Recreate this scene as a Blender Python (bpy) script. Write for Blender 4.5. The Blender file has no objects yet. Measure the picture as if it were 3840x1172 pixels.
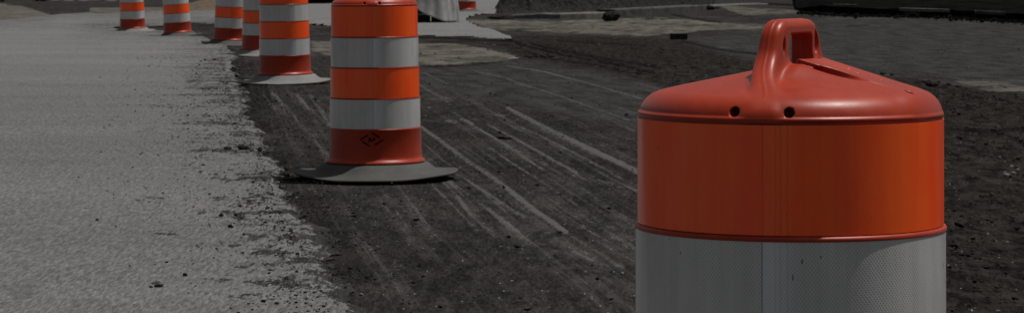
import bpy, bmesh, math, random
import numpy as np
from mathutils import Vector, Euler

random.seed(7)
RNG = np.random.default_rng(7)
SC = bpy.context.scene
COL = SC.collection
PI = math.pi

# ------------------------------------------------------------------ helpers
def sstep(a, b, x):
    t = np.clip((x - a) / (b - a), 0, 1)
    return t * t * (3 - 2 * t)

def tag(o, label=None, cat=None, group=None, kind=None):
    if label: o['label'] = label
    if cat: o['category'] = cat
    if group: o['group'] = group
    if kind: o['kind'] = kind
    return o

def link_mesh(name, me, mat=None, parent=None):
    o = bpy.data.objects.new(name, me)
    COL.objects.link(o)
    if mat: me.materials.append(mat)
    if parent: o.parent = parent
    return o

def mesh_from(name, verts, faces, smooth=False):
    me = bpy.data.meshes.new(name)
    me.from_pydata([tuple(map(float, v)) for v in verts], [], [tuple(int(i) for i in f) for f in faces])
    me.update()
    if smooth:
        me.polygons.foreach_set('use_smooth', [True] * len(me.polygons))
    return me

def fast_mesh(name, co, quads, smooth=True):
    """numpy arrays -> mesh; quads is an (n,k) array"""
    me = bpy.data.meshes.new(name)
    n, k = quads.shape
    me.vertices.add(len(co)); me.vertices.foreach_set('co', co.astype(np.float32).ravel())
    me.loops.add(n * k); me.loops.foreach_set('vertex_index', quads.astype(np.int32).ravel())
    me.polygons.add(n)
    me.polygons.foreach_set('loop_start', (np.arange(n) * k).astype(np.int32))
    me.polygons.foreach_set('use_smooth', np.full(n, smooth))
    me.update(calc_edges=True)
    return me

def add_attr(me, name, arr4):
    a = me.attributes.new(name, 'FLOAT_COLOR', 'POINT')
    a.data.foreach_set('color', arr4.astype(np.float32).ravel())

def lattice(ix, iy, seed):
    h = (ix * 374761393 + iy * 668265263 + seed * 1274126177) & 0xffffffff
    h = ((h ^ (h >> 13)) * 1274126177) & 0xffffffff
    h = h ^ (h >> 16)
    return (h & 0xffffff) / float(0xffffff)

def vnoise(x, y, seed=0):
    x0 = np.floor(x).astype(np.int64); y0 = np.floor(y).astype(np.int64)
    fx = x - x0; fy = y - y0
    fx = fx * fx * (3 - 2 * fx); fy = fy * fy * (3 - 2 * fy)
    a = lattice(x0, y0, seed); b = lattice(x0 + 1, y0, seed)
    c = lattice(x0, y0 + 1, seed); d = lattice(x0 + 1, y0 + 1, seed)
    return (a * (1 - fx) + b * fx) * (1 - fy) + (c * (1 - fx) + d * fx) * fy

def fbm(x, y, oct=4, seed=0):
    s = 0; a = .5; t = 0
    for i in range(oct):
        s = s + a * vnoise(x * 2 ** i, y * 2 ** i, seed + i * 17); t += a; a *= .55
    return s / t

# ------------------------------------------------------------------ survey of the site
# camera 1.08 m up, level, looking along +Y; F and HOR relate a ground point to its place in the plan
F = 10400.0; HOR = -100.0; CH = 1.08

def terrain(X, Y):
    z = np.interp(Y, [-50, 0, 4, 10, 14.8, 26, 36, 43, 51, 56, 70, 120, 200, 5000],
                  [-.047, -.047, -.047, 0, -.003, .043, .012, -.02, -.07, -.075, -.1, -.35, -.5, -.5])
    q = X / np.maximum(Y, 1.0)
    z = z + .27 * sstep(-.12, -.03, q) * sstep(44, 64, Y)
    return z

def G(px, py):
    """plan position (px right, py down) -> ground point"""
    Y = 20.0
    for _ in range(60):
        X = (px - 1920) / F * Y
        Y = .5 * Y + .5 * F * (CH - float(terrain(X, Y))) / (py - HOR)
    X = (px - 1920) / F * Y
    return Vector((X, Y, float(terrain(X, Y))))

def poly_sd(px, py, poly, ys=1.0):
    """signed distance (positive inside) to a polygon, ys stretches the depth axis"""
    P = np.array(poly, float); P[:, 1] *= ys
    y = py * ys; x = px
    d = np.full(x.shape, 1e18); ins = np.zeros(x.shape, bool)
    n = len(P)
    for i in range(n):
        a = P[i]; b = P[(i + 1) % n]
        e = b - a; L = e @ e + 1e-9
        t = np.clip(((x - a[0]) * e[0] + (y - a[1]) * e[1]) / L, 0, 1)
        dx = x - a[0] - t * e[0]; dy = y - a[1] - t * e[1]
        d = np.minimum(d, dx * dx + dy * dy)
        c = ((a[1] > y) != (b[1] > y))
        xi = (b[0] - a[0]) * (y - a[1]) / ((b[1] - a[1]) if abs(b[1] - a[1]) > 1e-9 else 1e-9) + a[0]
        ins ^= c & (x < xi)
    return np.where(ins, 1, -1) * np.sqrt(d)

def line_w(px, py, pts, w0, w1, strength, ys=1.0):
    """soft weight along a polyline whose half width runs w0..w1"""
    P = np.array(pts, float); best = np.zeros(px.shape)
    n = len(P) - 1
    for i in range(n):
        a = P[i]; b = P[i + 1]
        m = (px > min(a[0], b[0]) - 90) & (px < max(a[0], b[0]) + 90) & (py > min(a[1], b[1]) - 60) & (py < max(a[1], b[1]) + 60)
        if not m.any(): continue
        x = px[m]; y = py[m]
        e = b - a; L = e @ e
        t = np.clip(((x - a[0]) * e[0] + (y - a[1]) * e[1]) / L, 0, 1)
        d = np.hypot(x - a[0] - t * e[0], (y - a[1] - t * e[1]) * ys)
        w = w0 + (w1 - w0) * (i + t) / n
        end = 1.0
        v = strength * np.clip(1.3 - d / (w * 1.12), 0, 1) * end
        best[m] = np.maximum(best[m], v)
    return best

LANE = [(-2500, 1500), (-2500, 78), (0, 78), (120, 66), (230, 54), (330, 50), (460, 52), (560, 44), (640, 39), (720, 42),
        (800, 36), (1000, 20), (1165, 14), (1500, 2), (1650, -12), (1990, -18), (1885, 2), (1848, 46), (1790, 50), (1735, 72),
        (1760, 92), (1835, 112), (1918, 143), (1800, 136), (1700, 131), (1580, 126), (1500, 122), (1240, 96), (1160, 88), (960, 84),
        (800, 82), (720, 85), (615, 92), (560, 94), (430, 100), (365, 104),
        (450, 108), (620, 121), (750, 140), (820, 162), (850, 200), (862, 250), (880, 330), (905, 400), (940, 480), (985, 560), (1022, 640),
        (1048, 720), (1075, 800), (1130, 890), (1175, 970), (1222, 1060), (1262, 1172), (1320, 1500)]
TAN1 = [(-2500, 24), (0, 14), (60, 19), (110, 30), (170, 48), (212, 62), (120, 72), (0, 82), (-2500, 82)]
TAN2 = [(1735, 74), (1900, 72), (2100, 74), (2300, 68), (2500, 62), (2640, 76), (2760, 84), (2900, 92), (2880, 106), (2640, 112), (2560, 122), (2420, 134),
        (2300, 131), (2150, 122), (1950, 116), (1830, 108)]
TAN3 = [(1165, 150), (1575, 152), (1700, 160), (1790, 172), (1900, 196), (1965, 212), (1900, 226), (1800, 231), (1700, 237), (1575, 240), (1380, 238), (1165, 190)]
TAN4 = [(2690, 20), (2740, 42), (2800, 58), (2900, 56), (3020, 44), (2960, 34), (2800, 26), (2740, 18)]
TAN5 = [(3540, 285), (3700, 292), (3900, 318), (3900, 360), (3760, 345), (3640, 322)]
TAN6 = [(335, 28), (620, 26), (640, 46), (450, 50), (335, 44)]
SOIL = [(1850, 140), (2050, 132), (2350, 138), (2560, 150), (2660, 190), (2860, 240), (3100, 262), (3400, 290), (3640, 325), (4300, 390), (4300, 1500),
        (2900, 1500), (2900, 430), (2420, 300), (2260, 262), (2100, 236), (1960, 214), (1900, 180)]
GRAY = [(2590, 140), (2840, 128), (3020, 66), (3200, 58), (4300, 90), (4300, 360), (3700, 300), (3420, 262), (3100, 235), (2860, 222), (2700, 190)]
GRAY2 = [(1500, 262), (1800, 238), (1960, 232), (2250, 275), (2420, 320), (2420, 470), (2180, 440), (1930, 380), (1640, 330)]
VERGE_SHADE = [(2985, 30), (3010, 52), (3190, 58), (3330, 60), (3530, 64), (3700, 68), (3840, 76), (5000, 120), (5000, -70), (3400, -70), (2980, -10), (2990, 8)]  # deep shade around the right verge, put into the ground colour
FARDARK = [(-2500, 16), (60, 17), (170, 46), (330, 49), (460, 50), (640, 36), (820, 34), (1165, 12), (1300, -60), (-2500, -60)]
TRACKS = [  # tyre tracks and scratches: points, half widths, strength
    ([(1900, 243), (2060, 270), (2230, 315), (2410, 367)], 3, 3.5, .95),
    ([(1780, 262), (1880, 285), (1980, 318), (2110, 360), (2240, 405), (2360, 446)], 3, 4, .9),
    ([(1970, 292), (2060, 322)], 3, 3, .4), ([(2200, 360), (2310, 396), (2410, 428)], 3, 4, .5),
    ([(1905, 400), (2060, 480), (2230, 560), (2430, 650)], 11, 17, .95), ([(1960, 470), (2200, 590), (2400, 690)], 6, 8, .5),
    ([(1830, 460), (1990, 548), (2160, 640)], 8, 9, .85), ([(1800, 480), (1900, 540), (2030, 625)], 6, 7, .7), ([(1740, 480), (1900, 590), (2100, 720)], 6, 7, .5),
    ([(1580, 470), (1700, 560), (1860, 672), (1990, 770), (2120, 855)], 9, 14, .95),
    ([(1560, 575), (1640, 640), (1720, 730), (1790, 845)], 8, 10, .45), ([(1600, 610), (1700, 680), (1830, 775), (1940, 855)], 8, 12, .6),
    ([(1700, 640), (1800, 700), (1960, 800)], 7, 9, .6), ([(1620, 690), (1700, 760), (1790, 850)], 8, 10, .5),
    ([(1420, 700), (1520, 780), (1600, 850)], 9, 12, .35),
    ([(985, 350), (1028, 400)], 6, 8, .6), ([(1020, 345), (1080, 400), (1160, 500), (1245, 605)], 9, 11, .55),
    ([(1100, 345), (1180, 420), (1250, 480)], 9, 10, .5), ([(1160, 350), (1250, 410)], 8, 9, .5), ([(1130, 340), (1190, 390), (1250, 445)], 7, 8, .45), ([(960, 345), (1000, 395)], 6, 6, .35), ([(1070, 440), (1110, 540)], 6, 7, .3),
    ([(1590, 270), (1670, 305)], 7, 7, .55), ([(1590, 330), (1700, 372)], 6, 7, .5), ([(1640, 365), (1690, 378)], 6, 6, .45), ([(1600, 300), (1650, 330)], 6, 6, .4),
    ([(1560, 445), (1720, 450)], 8, 8, .4), ([(1730, 440), (1770, 455)], 8, 8, .6), ([(1760, 432), (1800, 448)], 8, 8, .6), ([(1690, 418), (1790, 420)], 4, 4, .5),
    ([(1820, 420), (1880, 426)], 4, 5, .55), ([(1850, 400), (1890, 428)], 4, 5, .5),
    ([(2150, 930), (2240, 975), (2330, 990)], 8, 12, .4), ([(2040, 600), (2180, 660), (2390, 700)], 8, 12, .4), ([(1380, 860), (1480, 960), (1560, 1100)], 14, 18, .3),
    ([(3560, 930), (3700, 960), (3840, 1000)], 8, 9, .45), ([(3560, 900), (3650, 925)], 5, 5, .4), ([(3550, 1090), (3840, 1130)], 8, 9, .25),
    ([(3100, 120), (3400, 150), (3840, 210)], 6, 7, .25), ([(3120, 170), (3500, 200), (3840, 250)], 5, 5, .2), ([(3100, 68), (3350, 66)], 6, 6, .5),
    ([(2650, 170), (2760, 178), (2830, 176)], 3, 3, .5), ([(3180, 205), (3320, 225)], 4, 4, .5), ([(3600, 262), (3840, 300)], 5, 6, .35)]
RUTS_AND_SHADE = [([(1240, 106), (1500, 134), (1700, 141), (1830, 147), (1930, 152)], 4, 5, 1.0), ([(1560, 158), (1750, 152), (1900, 165)], 5, 6, .6), ([(1380, 238), (1575, 246), (1700, 243)], 3, 3, .5), ([(825, 277), (870, 281), (893, 308), (930, 320)], 3, 4, 1.0), ([(560, 97), (720, 92), (800, 92)], 4, 4, .6), ([(1900, 140), (1960, 165), (2060, 190), (2180, 215), (2330, 243), (2450, 270)], 5, 5, 1.0), ([(2000, 162), (2120, 190), (2280, 218), (2450, 245)], 6, 8, .8),  # first line paints the dark edge and shadow under the broken slab
        ([(1930, 175), (2050, 215), (2230, 240), (2400, 275)], 4, 4, .8), ([(2560, 150), (2640, 170), (2760, 190), (2870, 200)], 5, 6, .9),
        ([(2520, 52), (2600, 68), (2700, 80)], 4, 4, .9), ([(2560, 92), (2600, 94)], 3, 3, .6), ([(1900, 107), (2030, 107)], 3, 3, .9),
        ([(3180, 96), (3250, 94)], 4, 4, .6), ([(3560, 476), (3700, 490), (3840, 470)], 12, 12, .6), ([(3540, 560), (3590, 570)], 8, 8, .9),
        ([(2660, 18), (2690, 28)], 9, 6, 1.0), ([(2860, 12), (3000, 18)], 5, 6, 1.0), ([(2100, 150), (2250, 158), (2420, 170)], 7, 6, .5),
        ([(1590, 245), (1750, 238), (1880, 228)], 3, 3, .8), ([(3540, 690), (3840, 720)], 10, 10, .4)]
SMEARS = [(860, 690, 60, 7, .8), (900, 820, 50, 8, .8), (700, 640, 60, 5, .5), (960, 760, 50, 8, .9), (1010, 960, 60, 9, .9), (820, 930, 60, 7, .7), (1080, 1080, 80, 10, .9), (930, 1130, 60, 8, .6), (690, 420, 40, 5, .5), (820, 470, 50, 6, .7), (860, 620, 60, 6, .8), (790, 390, 30, 5, .6), (575, 760, 62, 7, 1), (615, 892, 45, 6, 1), (590, 1090, 32, 9, 1), (730, 315, 30, 10, .8), (780, 345, 26, 8, .7), (720, 462, 45, 9, .6), (740, 535, 50, 8, .6),
          (800, 575, 110, 5, .8), (430, 1030, 190, 10, .42), (880, 1030, 90, 14, .5), (330, 860, 160, 6, .2), (70, 650, 14, 40, .42), (90, 740, 30, 22, .4), (40, 780, 18, 16, .4),
          (230, 820, 40, 14, .3), (130, 970, 70, 10, .35), (300, 1150, 260, 7, .3), (60, 1000, 120, 6, .3), (250, 1050, 80, 6, .3), (820, 1070, 70, 8, .45), (900, 430, 50, 14, .6), (850, 380, 40, 10, .5),
          (420, 690, 300, 5, .16), (150, 430, 240, 5, .2), (600, 410, 120, 4, .25), (560, 500, 90, 6, .3), (380, 560, 160, 4, .18), (700, 1000, 120, 6, .4), (820, 760, 60, 8, .5), (940, 900, 60, 10, .5)]

# ------------------------------------------------------------------ node helpers
class NT:
    def __init__(self, name):
        self.m = bpy.data.materials.new(name); self.m.use_nodes = True
        self.n = self.m.node_tree.nodes; self.l = self.m.node_tree.links
        self.b = self.n['Principled BSDF']
    def new(self, t, **kw):
        x = self.n.new(t)
        for k, v in kw.items(): setattr(x, k, v)
        return x
    def put(self, sock, v):
        if v is None: return
        if isinstance(v, (int, float)): sock.default_value = v
        elif isinstance(v, tuple): sock.default_value = (v + (1,)) if len(v) == 3 and sock.type == 'RGBA' else v
        else: self.l.new(v, sock)
    def math(self, op, a, b=None, c=None, clamp=False):
        x = self.new('ShaderNodeMath', operation=op, use_clamp=clamp)
        self.put(x.inputs[0], a); self.put(x.inputs[1], b)
        if c is not None: self.put(x.inputs[2], c)
        return x.outputs[0]
    def mix(self, f, a, b, mode='MIX'):
        x = self.new('ShaderNodeMix', data_type='RGBA', blend_type=mode)
        self.put(x.inputs[0], f); self.put(x.inputs[6], a); self.put(x.inputs[7], b)
        return x.outputs[2]
    def rng(self, v, a, b, c=0.0, d=1.0):
        x = self.new('ShaderNodeMapRange', interpolation_type='SMOOTHSTEP')
        self.put(x.inputs[0], v); x.inputs[1].default_value = a; x.inputs[2].default_value = b
        x.inputs[3].default_value = c; x.inputs[4].default_value = d
        return x.outputs[0]
    def noise(self, vec, scale, detail=4, rough=.55, stretch=None, dist=0):
        if stretch:
            mp = self.new('ShaderNodeMapping'); mp.inputs['Scale'].default_value = stretch
            self.l.new(vec, mp.inputs[0]); vec = mp.outputs[0]
        x = self.new('ShaderNodeTexNoise'); self.l.new(vec, x.inputs['Vector'])
        x.inputs['Scale'].default_value = scale; x.inputs['Detail'].default_value = detail
        x.inputs['Roughness'].default_value = rough; x.inputs['Distortion'].default_value = dist
        return x.outputs[0]
    def stretch(self, vec, sc):
        mp = self.new('ShaderNodeMapping'); mp.inputs['Scale'].default_value = sc
        self.l.new(vec, mp.inputs[0]); return mp.outputs[0]
    def vor(self, vec, scale, rand=1.0):
        x = self.new('ShaderNodeTexVoronoi'); self.l.new(vec, x.inputs['Vector']); x.inputs['Scale'].default_value = scale
        x.inputs['Randomness'].default_value = rand
        return x
    def coord(self, which='Object'):
        return self.new('ShaderNodeTexCoord').outputs[which]
    def attr(self, name):
        a = self.new('ShaderNodeAttribute'); a.attribute_name = name
        s = self.new('ShaderNodeSeparateColor'); self.l.new(a.outputs['Color'], s.inputs[0])
        return s.outputs[0], s.outputs[1], s.outputs[2], a.outputs['Alpha'], a.outputs['Vector']
    def bump(self, h, strength, dist):
        x = self.new('ShaderNodeBump'); x.inputs['Strength'].default_value = strength; x.inputs['Distance'].default_value = dist
        self.l.new(h, x.inputs['Height']); self.l.new(x.outputs[0], self.b.inputs['Normal'])
    def set(self, **kw):
        for k, v in kw.items(): self.put(self.b.inputs[k.replace('_', ' ')], v)
        return self.m

# ------------------------------------------------------------------ materials
def mat_ground():
    t = NT('milled_ground'); P = t.coord('Object')
    tan, soil, gray, black, _ = t.attr('zone_a')
    track, rut, near, dusty, _ = t.attr('zone_b')
    trk = t.attr('trk')[4]
    nbig = t.noise(P, .55, 4, .6, (1, .5, 1)); nmid = t.noise(P, 3.5, 6, .72, (1, .3, 1)); nfine = t.noise(P, 70, 3, .75, (1, .16, 1)); ngr = t.noise(P, 20, 5, .8, (1, .2, 1))
    nstr = t.noise(trk, 1, 4, .6, (10, .14, 1)); nst2 = t.noise(trk, 1, 4, .65, (32, .22, 1))
    v = t.math('MULTIPLY', t.rng(nmid, .3, .7, .019, .033), t.rng(nfine, .3, .7, .65, 1.35))
    v = t.math('MULTIPLY', v, t.rng(nbig, .3, .7, .78, 1.25))
    v = t.math('MULTIPLY', v, t.rng(ngr, .32, .66, .6, 1.3))
    st = t.math('MULTIPLY', t.rng(nstr, .48, .68), t.rng(nmid, .35, .6))
    st = t.math('ADD', t.math('MULTIPLY', st, .018), t.math('MULTIPLY', t.rng(nst2, .52, .66), .015))
    st = t.math('MULTIPLY', st, t.math('SUBTRACT', 1.0, soil))
    v = t.math('ADD', v, st)
    cc = t.new('ShaderNodeCombineColor')
    base = t.mix(t.rng(nmid, .35, .7, 0, .8), (1.0, .97, .95), (1.0, .90, .82))
    vec = t.new('ShaderNodeVectorMath', operation='SCALE'); t.l.new(base, vec.inputs[0]); t.l.new(v, vec.inputs['Scale'])
    col = vec.outputs[0]
    # smoother gray asphalt
    gn = t.noise(trk, 1, 5, .6, (5, 1.2, 1))
    gcol = t.mix(t.rng(gn, .3, .7), (.020, .020, .0195), (.054, .053, .052))
    gcol = t.mix(t.rng(nfine, .35, .75, 0, .55), gcol, (.03, .03, .03))
    col = t.mix(t.math('MULTIPLY', gray, t.rng(nmid, .25, .5, .6, 1.0)), col, gcol)
    # dark soil with lumps
    sn = t.noise(P, 9, 6, .82, (1, .3, 1))
    scol = t.mix(t.rng(sn, .35, .68), (.008, .0074, .0066), (.040, .0365, .033))
    col = t.mix(t.math('MULTIPLY', soil, t.rng(nbig, .2, .5, .7, 1.0)), col, scol)
    # pale dust / sand
    tn = t.noise(P, 1.6, 6, .7, (1, .35, 1)); tn2 = t.noise(P, 5, 6, .75, (.4, .2, 1))
    tcol = t.mix(t.rng(tn, .35, .65), (.066, .060, .052), (.135, .125, .108))
    tcol = t.mix(t.rng(tn2, .48, .66, 0, .8), tcol, (.034, .031, .028))
    tm = t.math('ADD', tan, t.math('MULTIPLY', t.math('SUBTRACT', tn2, .5), 3.2))
    tm = t.math('MULTIPLY', t.rng(tm, .38, .62), t.rng(tan, .02, .2))
    col = t.mix(tm, col, tcol)
    # dusty tyre tracks: pale dust caught on the raised grain only
    dn = t.math('ADD', t.math('MULTIPLY', t.noise(P, 22, 4, .75, (1, .28, 1)), .55), t.math('MULTIPLY', t.noise(P, 85, 3, .75, (1, .3, 1)), .45))
    lin = t.math('ADD', t.math('MULTIPLY', t.rng(nst2, .46, .66), .5), t.math('MULTIPLY', t.rng(nstr, .46, .64), .5))
    amt = t.math('ADD', t.math('MULTIPLY', track, .265), t.math('MULTIPLY', lin, t.math('ADD', t.math('MULTIPLY', dusty, .17), .03)))
    amt = t.math('MULTIPLY', amt, t.math('SUBTRACT', 1.0, t.math('MULTIPLY', soil, .7)))
    k = t.rng(t.math('SUBTRACT', t.math('ADD', dn, amt), .63), -.04, .17)
    col = t.mix(k, col, (.086, .084, .081))
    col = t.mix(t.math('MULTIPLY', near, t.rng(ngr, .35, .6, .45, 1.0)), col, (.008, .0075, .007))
    kk = t.math('MULTIPLY', rut, t.rng(sn, .3, .55, .5, 1.0))  # ruts, and the shadow line painted below the slab
    col = t.mix(kk, col, (.007, .006, .006))
    col = t.mix(black, col, t.mix(t.rng(tn2, .35, .7), (.0022, .0022, .0024), (.008, .008, .008)))  # near-black colour stands in for shade on the right
    # crumbs and pale grit
    vo = t.vor(t.stretch(P, (1, .3, 1)), 30); dark = t.rng(vo.outputs[0], .12, .24, 1, 0)
    dm = t.math('MULTIPLY', dark, t.math('GREATER_THAN', t.noise(P, 5, 2), .53))
    col = t.mix(t.math('MULTIPLY', dm, .75), col, (.008, .008, .007))
    vo2 = t.vor(t.stretch(P, (1, .3, 1)), 48); sp = t.rng(vo2.outputs[0], .13, .2, 1, 0)
    sc_ = t.new('ShaderNodeSeparateColor'); t.l.new(vo2.outputs['Color'], sc_.inputs[0])
    sp = t.math('MULTIPLY', sp, t.math('GREATER_THAN', sc_.outputs[0], .93))
    sp = t.math('MULTIPLY', sp, t.math('SUBTRACT', 1.0, black))
    col = t.mix(sp, col, (.20, .195, .18))
    h = t.math('ADD', t.math('MULTIPLY', nfine, .35), t.math('MULTIPLY', ngr, 1.0))
    h = t.math('ADD', h, t.math('MULTIPLY', t.math('MULTIPLY', soil, sn), 2.2))
    t.bump(h, .9, .022)
    return t.set(Base_Color=col, Roughness=1.0, Specular_IOR_Level=0.0)

def mat_road():
    t = NT('pale_concrete'); P = t.coord('Object')
    edge, smear, far, step, _ = t.attr('zone_c')
    nb = t.noise(P, .5, 4, .6, (.35, 1.0, 1)); nm = t.noise(P, 3, 5, .65, (.3, 1.1, 1)); nf = t.noise(P, 75, 3, .75, (1, .13, 1)); nfl = t.noise(P, 150, 2, .7, (1, .1, 1))
    v = t.math('MULTIPLY', t.rng(nb, .3, .7, .108, .126), t.rng(nm, .3, .72, 1.04, .95))
    v = t.math('MULTIPLY', v, t.rng(nf, .32, .68, .66, 1.26))
    v = t.math('MULTIPLY', v, t.rng(nfl, .3, .7, .75, 1.25))
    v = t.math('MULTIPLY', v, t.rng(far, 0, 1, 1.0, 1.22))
    base = t.new('ShaderNodeVectorMath', operation='SCALE'); base.inputs[0].default_value = (1.0, .99, .975); t.l.new(v, base.inputs['Scale'])
    col = base.outputs[0]
    lines = t.noise(P, 1, 4, .7, (.22, 5.5, 1), .3)
    col = t.mix(t.math('MULTIPLY', t.rng(lines, .6, .75), .18), col, (.12, .118, .115))
    # trampled crumbs getting denser towards the broken edge
    sn = t.math('ADD', t.math('MULTIPLY', t.noise(P, 24, 4, .7, (.85, .26, 1)), .6), t.math('MULTIPLY', t.noise(P, 80, 3, .7, (1, .16, 1)), .4)); cl = t.noise(P, 2.2, 4, .7, (.45, 1.0, 1))
    th = t.math('SUBTRACT', edge, t.math('MULTIPLY', t.math('SUBTRACT', cl, .49), 12.0))
    m = t.math('SUBTRACT', sn, t.math('ADD', t.math('MULTIPLY', th, .042), .497))
    m = t.math('SUBTRACT', m, t.math('MULTIPLY', t.math('MINIMUM', edge, 0.0), .16))
    m = t.math('ADD', m, t.math('MULTIPLY', t.math('MINIMUM', smear, 1.0), t.math('ADD', t.math('MULTIPLY', t.math('MINIMUM', edge, 8.0), .042), .045)))
    m = t.rng(m, 0, .04)
    col = t.mix(t.math('MULTIPLY', m, .93), col, t.mix(t.rng(t.noise(P, 18, 5, .8, (1, .2, 1)), .33, .67), (.004, .0037, .0034), (.032, .0295, .0265)))
    cr = t.new('ShaderNodeTexVoronoi', feature='DISTANCE_TO_EDGE'); t.l.new(t.stretch(P, (1, .6, 1)), cr.inputs['Vector']); cr.inputs['Scale'].default_value = .42
    ck = t.math('MULTIPLY', t.rng(t.math('ADD', cr.outputs['Distance'], t.math('MULTIPLY', t.math('SUBTRACT', nm, .5), .14)), .0, .012, 1, 0), t.rng(nb, .48, .6))
    col = t.mix(t.math('MULTIPLY', ck, .35), col, (.05, .048, .045))
    vo = t.vor(t.stretch(P, (1, .35, 1)), 20); sc_ = t.new('ShaderNodeSeparateColor'); t.l.new(vo.outputs['Color'], sc_.inputs[0])
    sp = t.math('MULTIPLY', t.rng(vo.outputs[0], .07, .13, 1, 0), t.math('GREATER_THAN', sc_.outputs[0], t.rng(edge, 0, 3.5, .55, .985)))
    col = t.mix(t.math('MULTIPLY', sp, .85), col, (.035, .033, .031))
    col = t.mix(step, col, (.03, .028, .026))
    t.bump(t.math('ADD', nf, t.math('MULTIPLY', m, -.6)), .5, .004)
    return t.set(Base_Color=col, Roughness=.95, Specular_IOR_Level=.1)

def mat_sheet(name, c0, c1, spec=.5, cell=.16):
    """prismatic sheeting: fine diamond cells, faint vertical streaking"""
    t = NT(name)
    uv = t.new('ShaderNodeUVMap').outputs[0]
    s = t.new('ShaderNodeSeparateXYZ'); t.l.new(uv, s.inputs[0]); u, v = s.outputs[0], s.outputs[1]
    k = 2 * PI / .0108
    a = t.math('SINE', t.math('MULTIPLY', t.math('ADD', u, t.math('MULTIPLY', v, .8)), k))
    b = t.math('SINE', t.math('MULTIPLY', t.math('SUBTRACT', u, t.math('MULTIPLY', v, .8)), k))
    cells = t.rng(t.math('MULTIPLY', t.math('ABSOLUTE', a), t.math('ABSOLUTE', b)), .25, .85, 1, 0)
    st = t.noise(uv, 1, 4, .7, (32, .9, 1)); st2 = t.noise(uv, 1, 5, .7, (9, 4.0, 1))
    f = t.math('ADD', t.math('MULTIPLY', t.rng(st, .3, .7), .55), t.math('MULTIPLY', t.rng(st2, .3, .7), .45))
    col = t.mix(f, c0, c1)
    patch = t.rng(t.noise(uv, 3.5, 3, .6), .4, .62)
    dk = t.math('MULTIPLY', t.math('MULTIPLY', t.math('SUBTRACT', 1.0, cells), cell), t.math('ADD', t.math('MULTIPLY', patch, .4), .7))
    # the overlap seam of the sheet
    seam = t.math('LESS_THAN', t.math('ABSOLUTE', t.math('ADD', u, .0625)), .0010)
    col = t.mix(t.math('ADD', dk, t.math('MULTIPLY', seam, .7 if c0[1] > .3 else .3)), col, (c0[0] * .3, c0[1] * .3, c0[2] * .3))
    for uu, ww in ((-.0440, .0012), (-.0365, .0017), (-.0265, .0013)):
        sm_ = t.rng(t.math('ABSOLUTE', t.math('SUBTRACT', u, uu)), ww * .5, ww * 1.5, 1, 0)
        col = t.mix(t.math('MULTIPLY', sm_, t.rng(cells, 0, 1, .42, .18)), col, (c0[0] * .35, c0[1] * .35, c0[2] * .35))
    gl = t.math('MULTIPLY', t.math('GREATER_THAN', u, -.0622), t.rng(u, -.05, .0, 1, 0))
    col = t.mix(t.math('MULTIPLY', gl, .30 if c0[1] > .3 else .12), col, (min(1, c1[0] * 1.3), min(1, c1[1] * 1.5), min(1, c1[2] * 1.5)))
    # nicks
    ni = t.noise(uv, 55, 2, .5, (2.2, .8, 1)); nm = t.noise(uv, 9, 2, .5)
    nick = t.math('MULTIPLY', t.math('GREATER_THAN', ni, .73), t.math('GREATER_THAN', nm, .5))
    col = t.mix(t.math('MULTIPLY', nick, .8), col, (.02, .015, .012))
    t.bump(t.math('ADD', t.math('MULTIPLY', cells, .5), t.math('MULTIPLY', st2, 2.0)), .15, .0015)
    t.b.inputs['Coat Weight'].default_value = .4; t.b.inputs['Coat Roughness'].default_value = .12
    return t.set(Base_Color=col, Roughness=t.rng(st2, .3, .7, .28, .45), Specular_IOR_Level=spec)

def mat_plastic():
    t = NT('orange_red_plastic'); P = t.coord('Object')
    n = t.noise(P, 9, 5, .65); sc = t.noise(P, 60, 3, .7, (1.6, 1.6, .14))
    col = t.mix(t.rng(n, .3, .7), (.27, .020, .004), (.33, .030, .007))
    col = t.mix(t.math('MULTIPLY', t.rng(sc, .66, .78), .35), col, (.55, .22, .17))
    col = t.mix(t.rng(t.noise(P, 24, 4, .7), .58, .8, 0, .22), col, (.35, .06, .03))
    t.bump(t.math('ADD', t.noise(P, 220, 2, .5), t.math('MULTIPLY', sc, .6)), .06, .001)
    t.b.inputs['Subsurface Weight'].default_value = .0
    t.b.inputs['Sheen Weight'].default_value = .04
    return t.set(Base_Color=col, Roughness=t.rng(n, .3, .7, .34, .44), Specular_IOR_Level=.30)

def mat_rubber(name, a, b):
    t = NT(name); P = t.coord('Object')
    n = t.noise(P, 6, 5, .7); n2 = t.noise(P, 50, 3, .7)
    col = t.mix(t.rng(n, .3, .7), a, b)
    col = t.mix(t.rng(n2, .55, .75, 0, .35), col, (a[0] * .4, a[1] * .4, a[2] * .4))
    t.bump(n2, .3, .003)
    return t.set(Base_Color=col, Roughness=.8, Specular_IOR_Level=.3)

def mat_rough(name, a, b, scale=8, bump=.01, spots=None, rough=.92):
    t = NT(name); P = t.coord('Object')
    n = t.noise(P, scale, 6, .75); n2 = t.noise(P, scale * 5, 3, .7)
    col = t.mix(t.rng(n, .32, .68), a, b)
    col = t.mix(t.rng(n2, .5, .75, 0, .5), col, (a[0] * .6, a[1] * .6, a[2] * .6))
    if spots: col = t.mix(t.rng(t.noise(P, scale * 2, 3, .6), .62, .68), col, spots)
    t.bump(t.math('ADD', n, t.math('MULTIPLY', n2, .4)), .8, bump)
    return t.set(Base_Color=col, Roughness=rough, Specular_IOR_Level=(0.0 if 'earth' in name or 'crumb' in name else .05))

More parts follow.
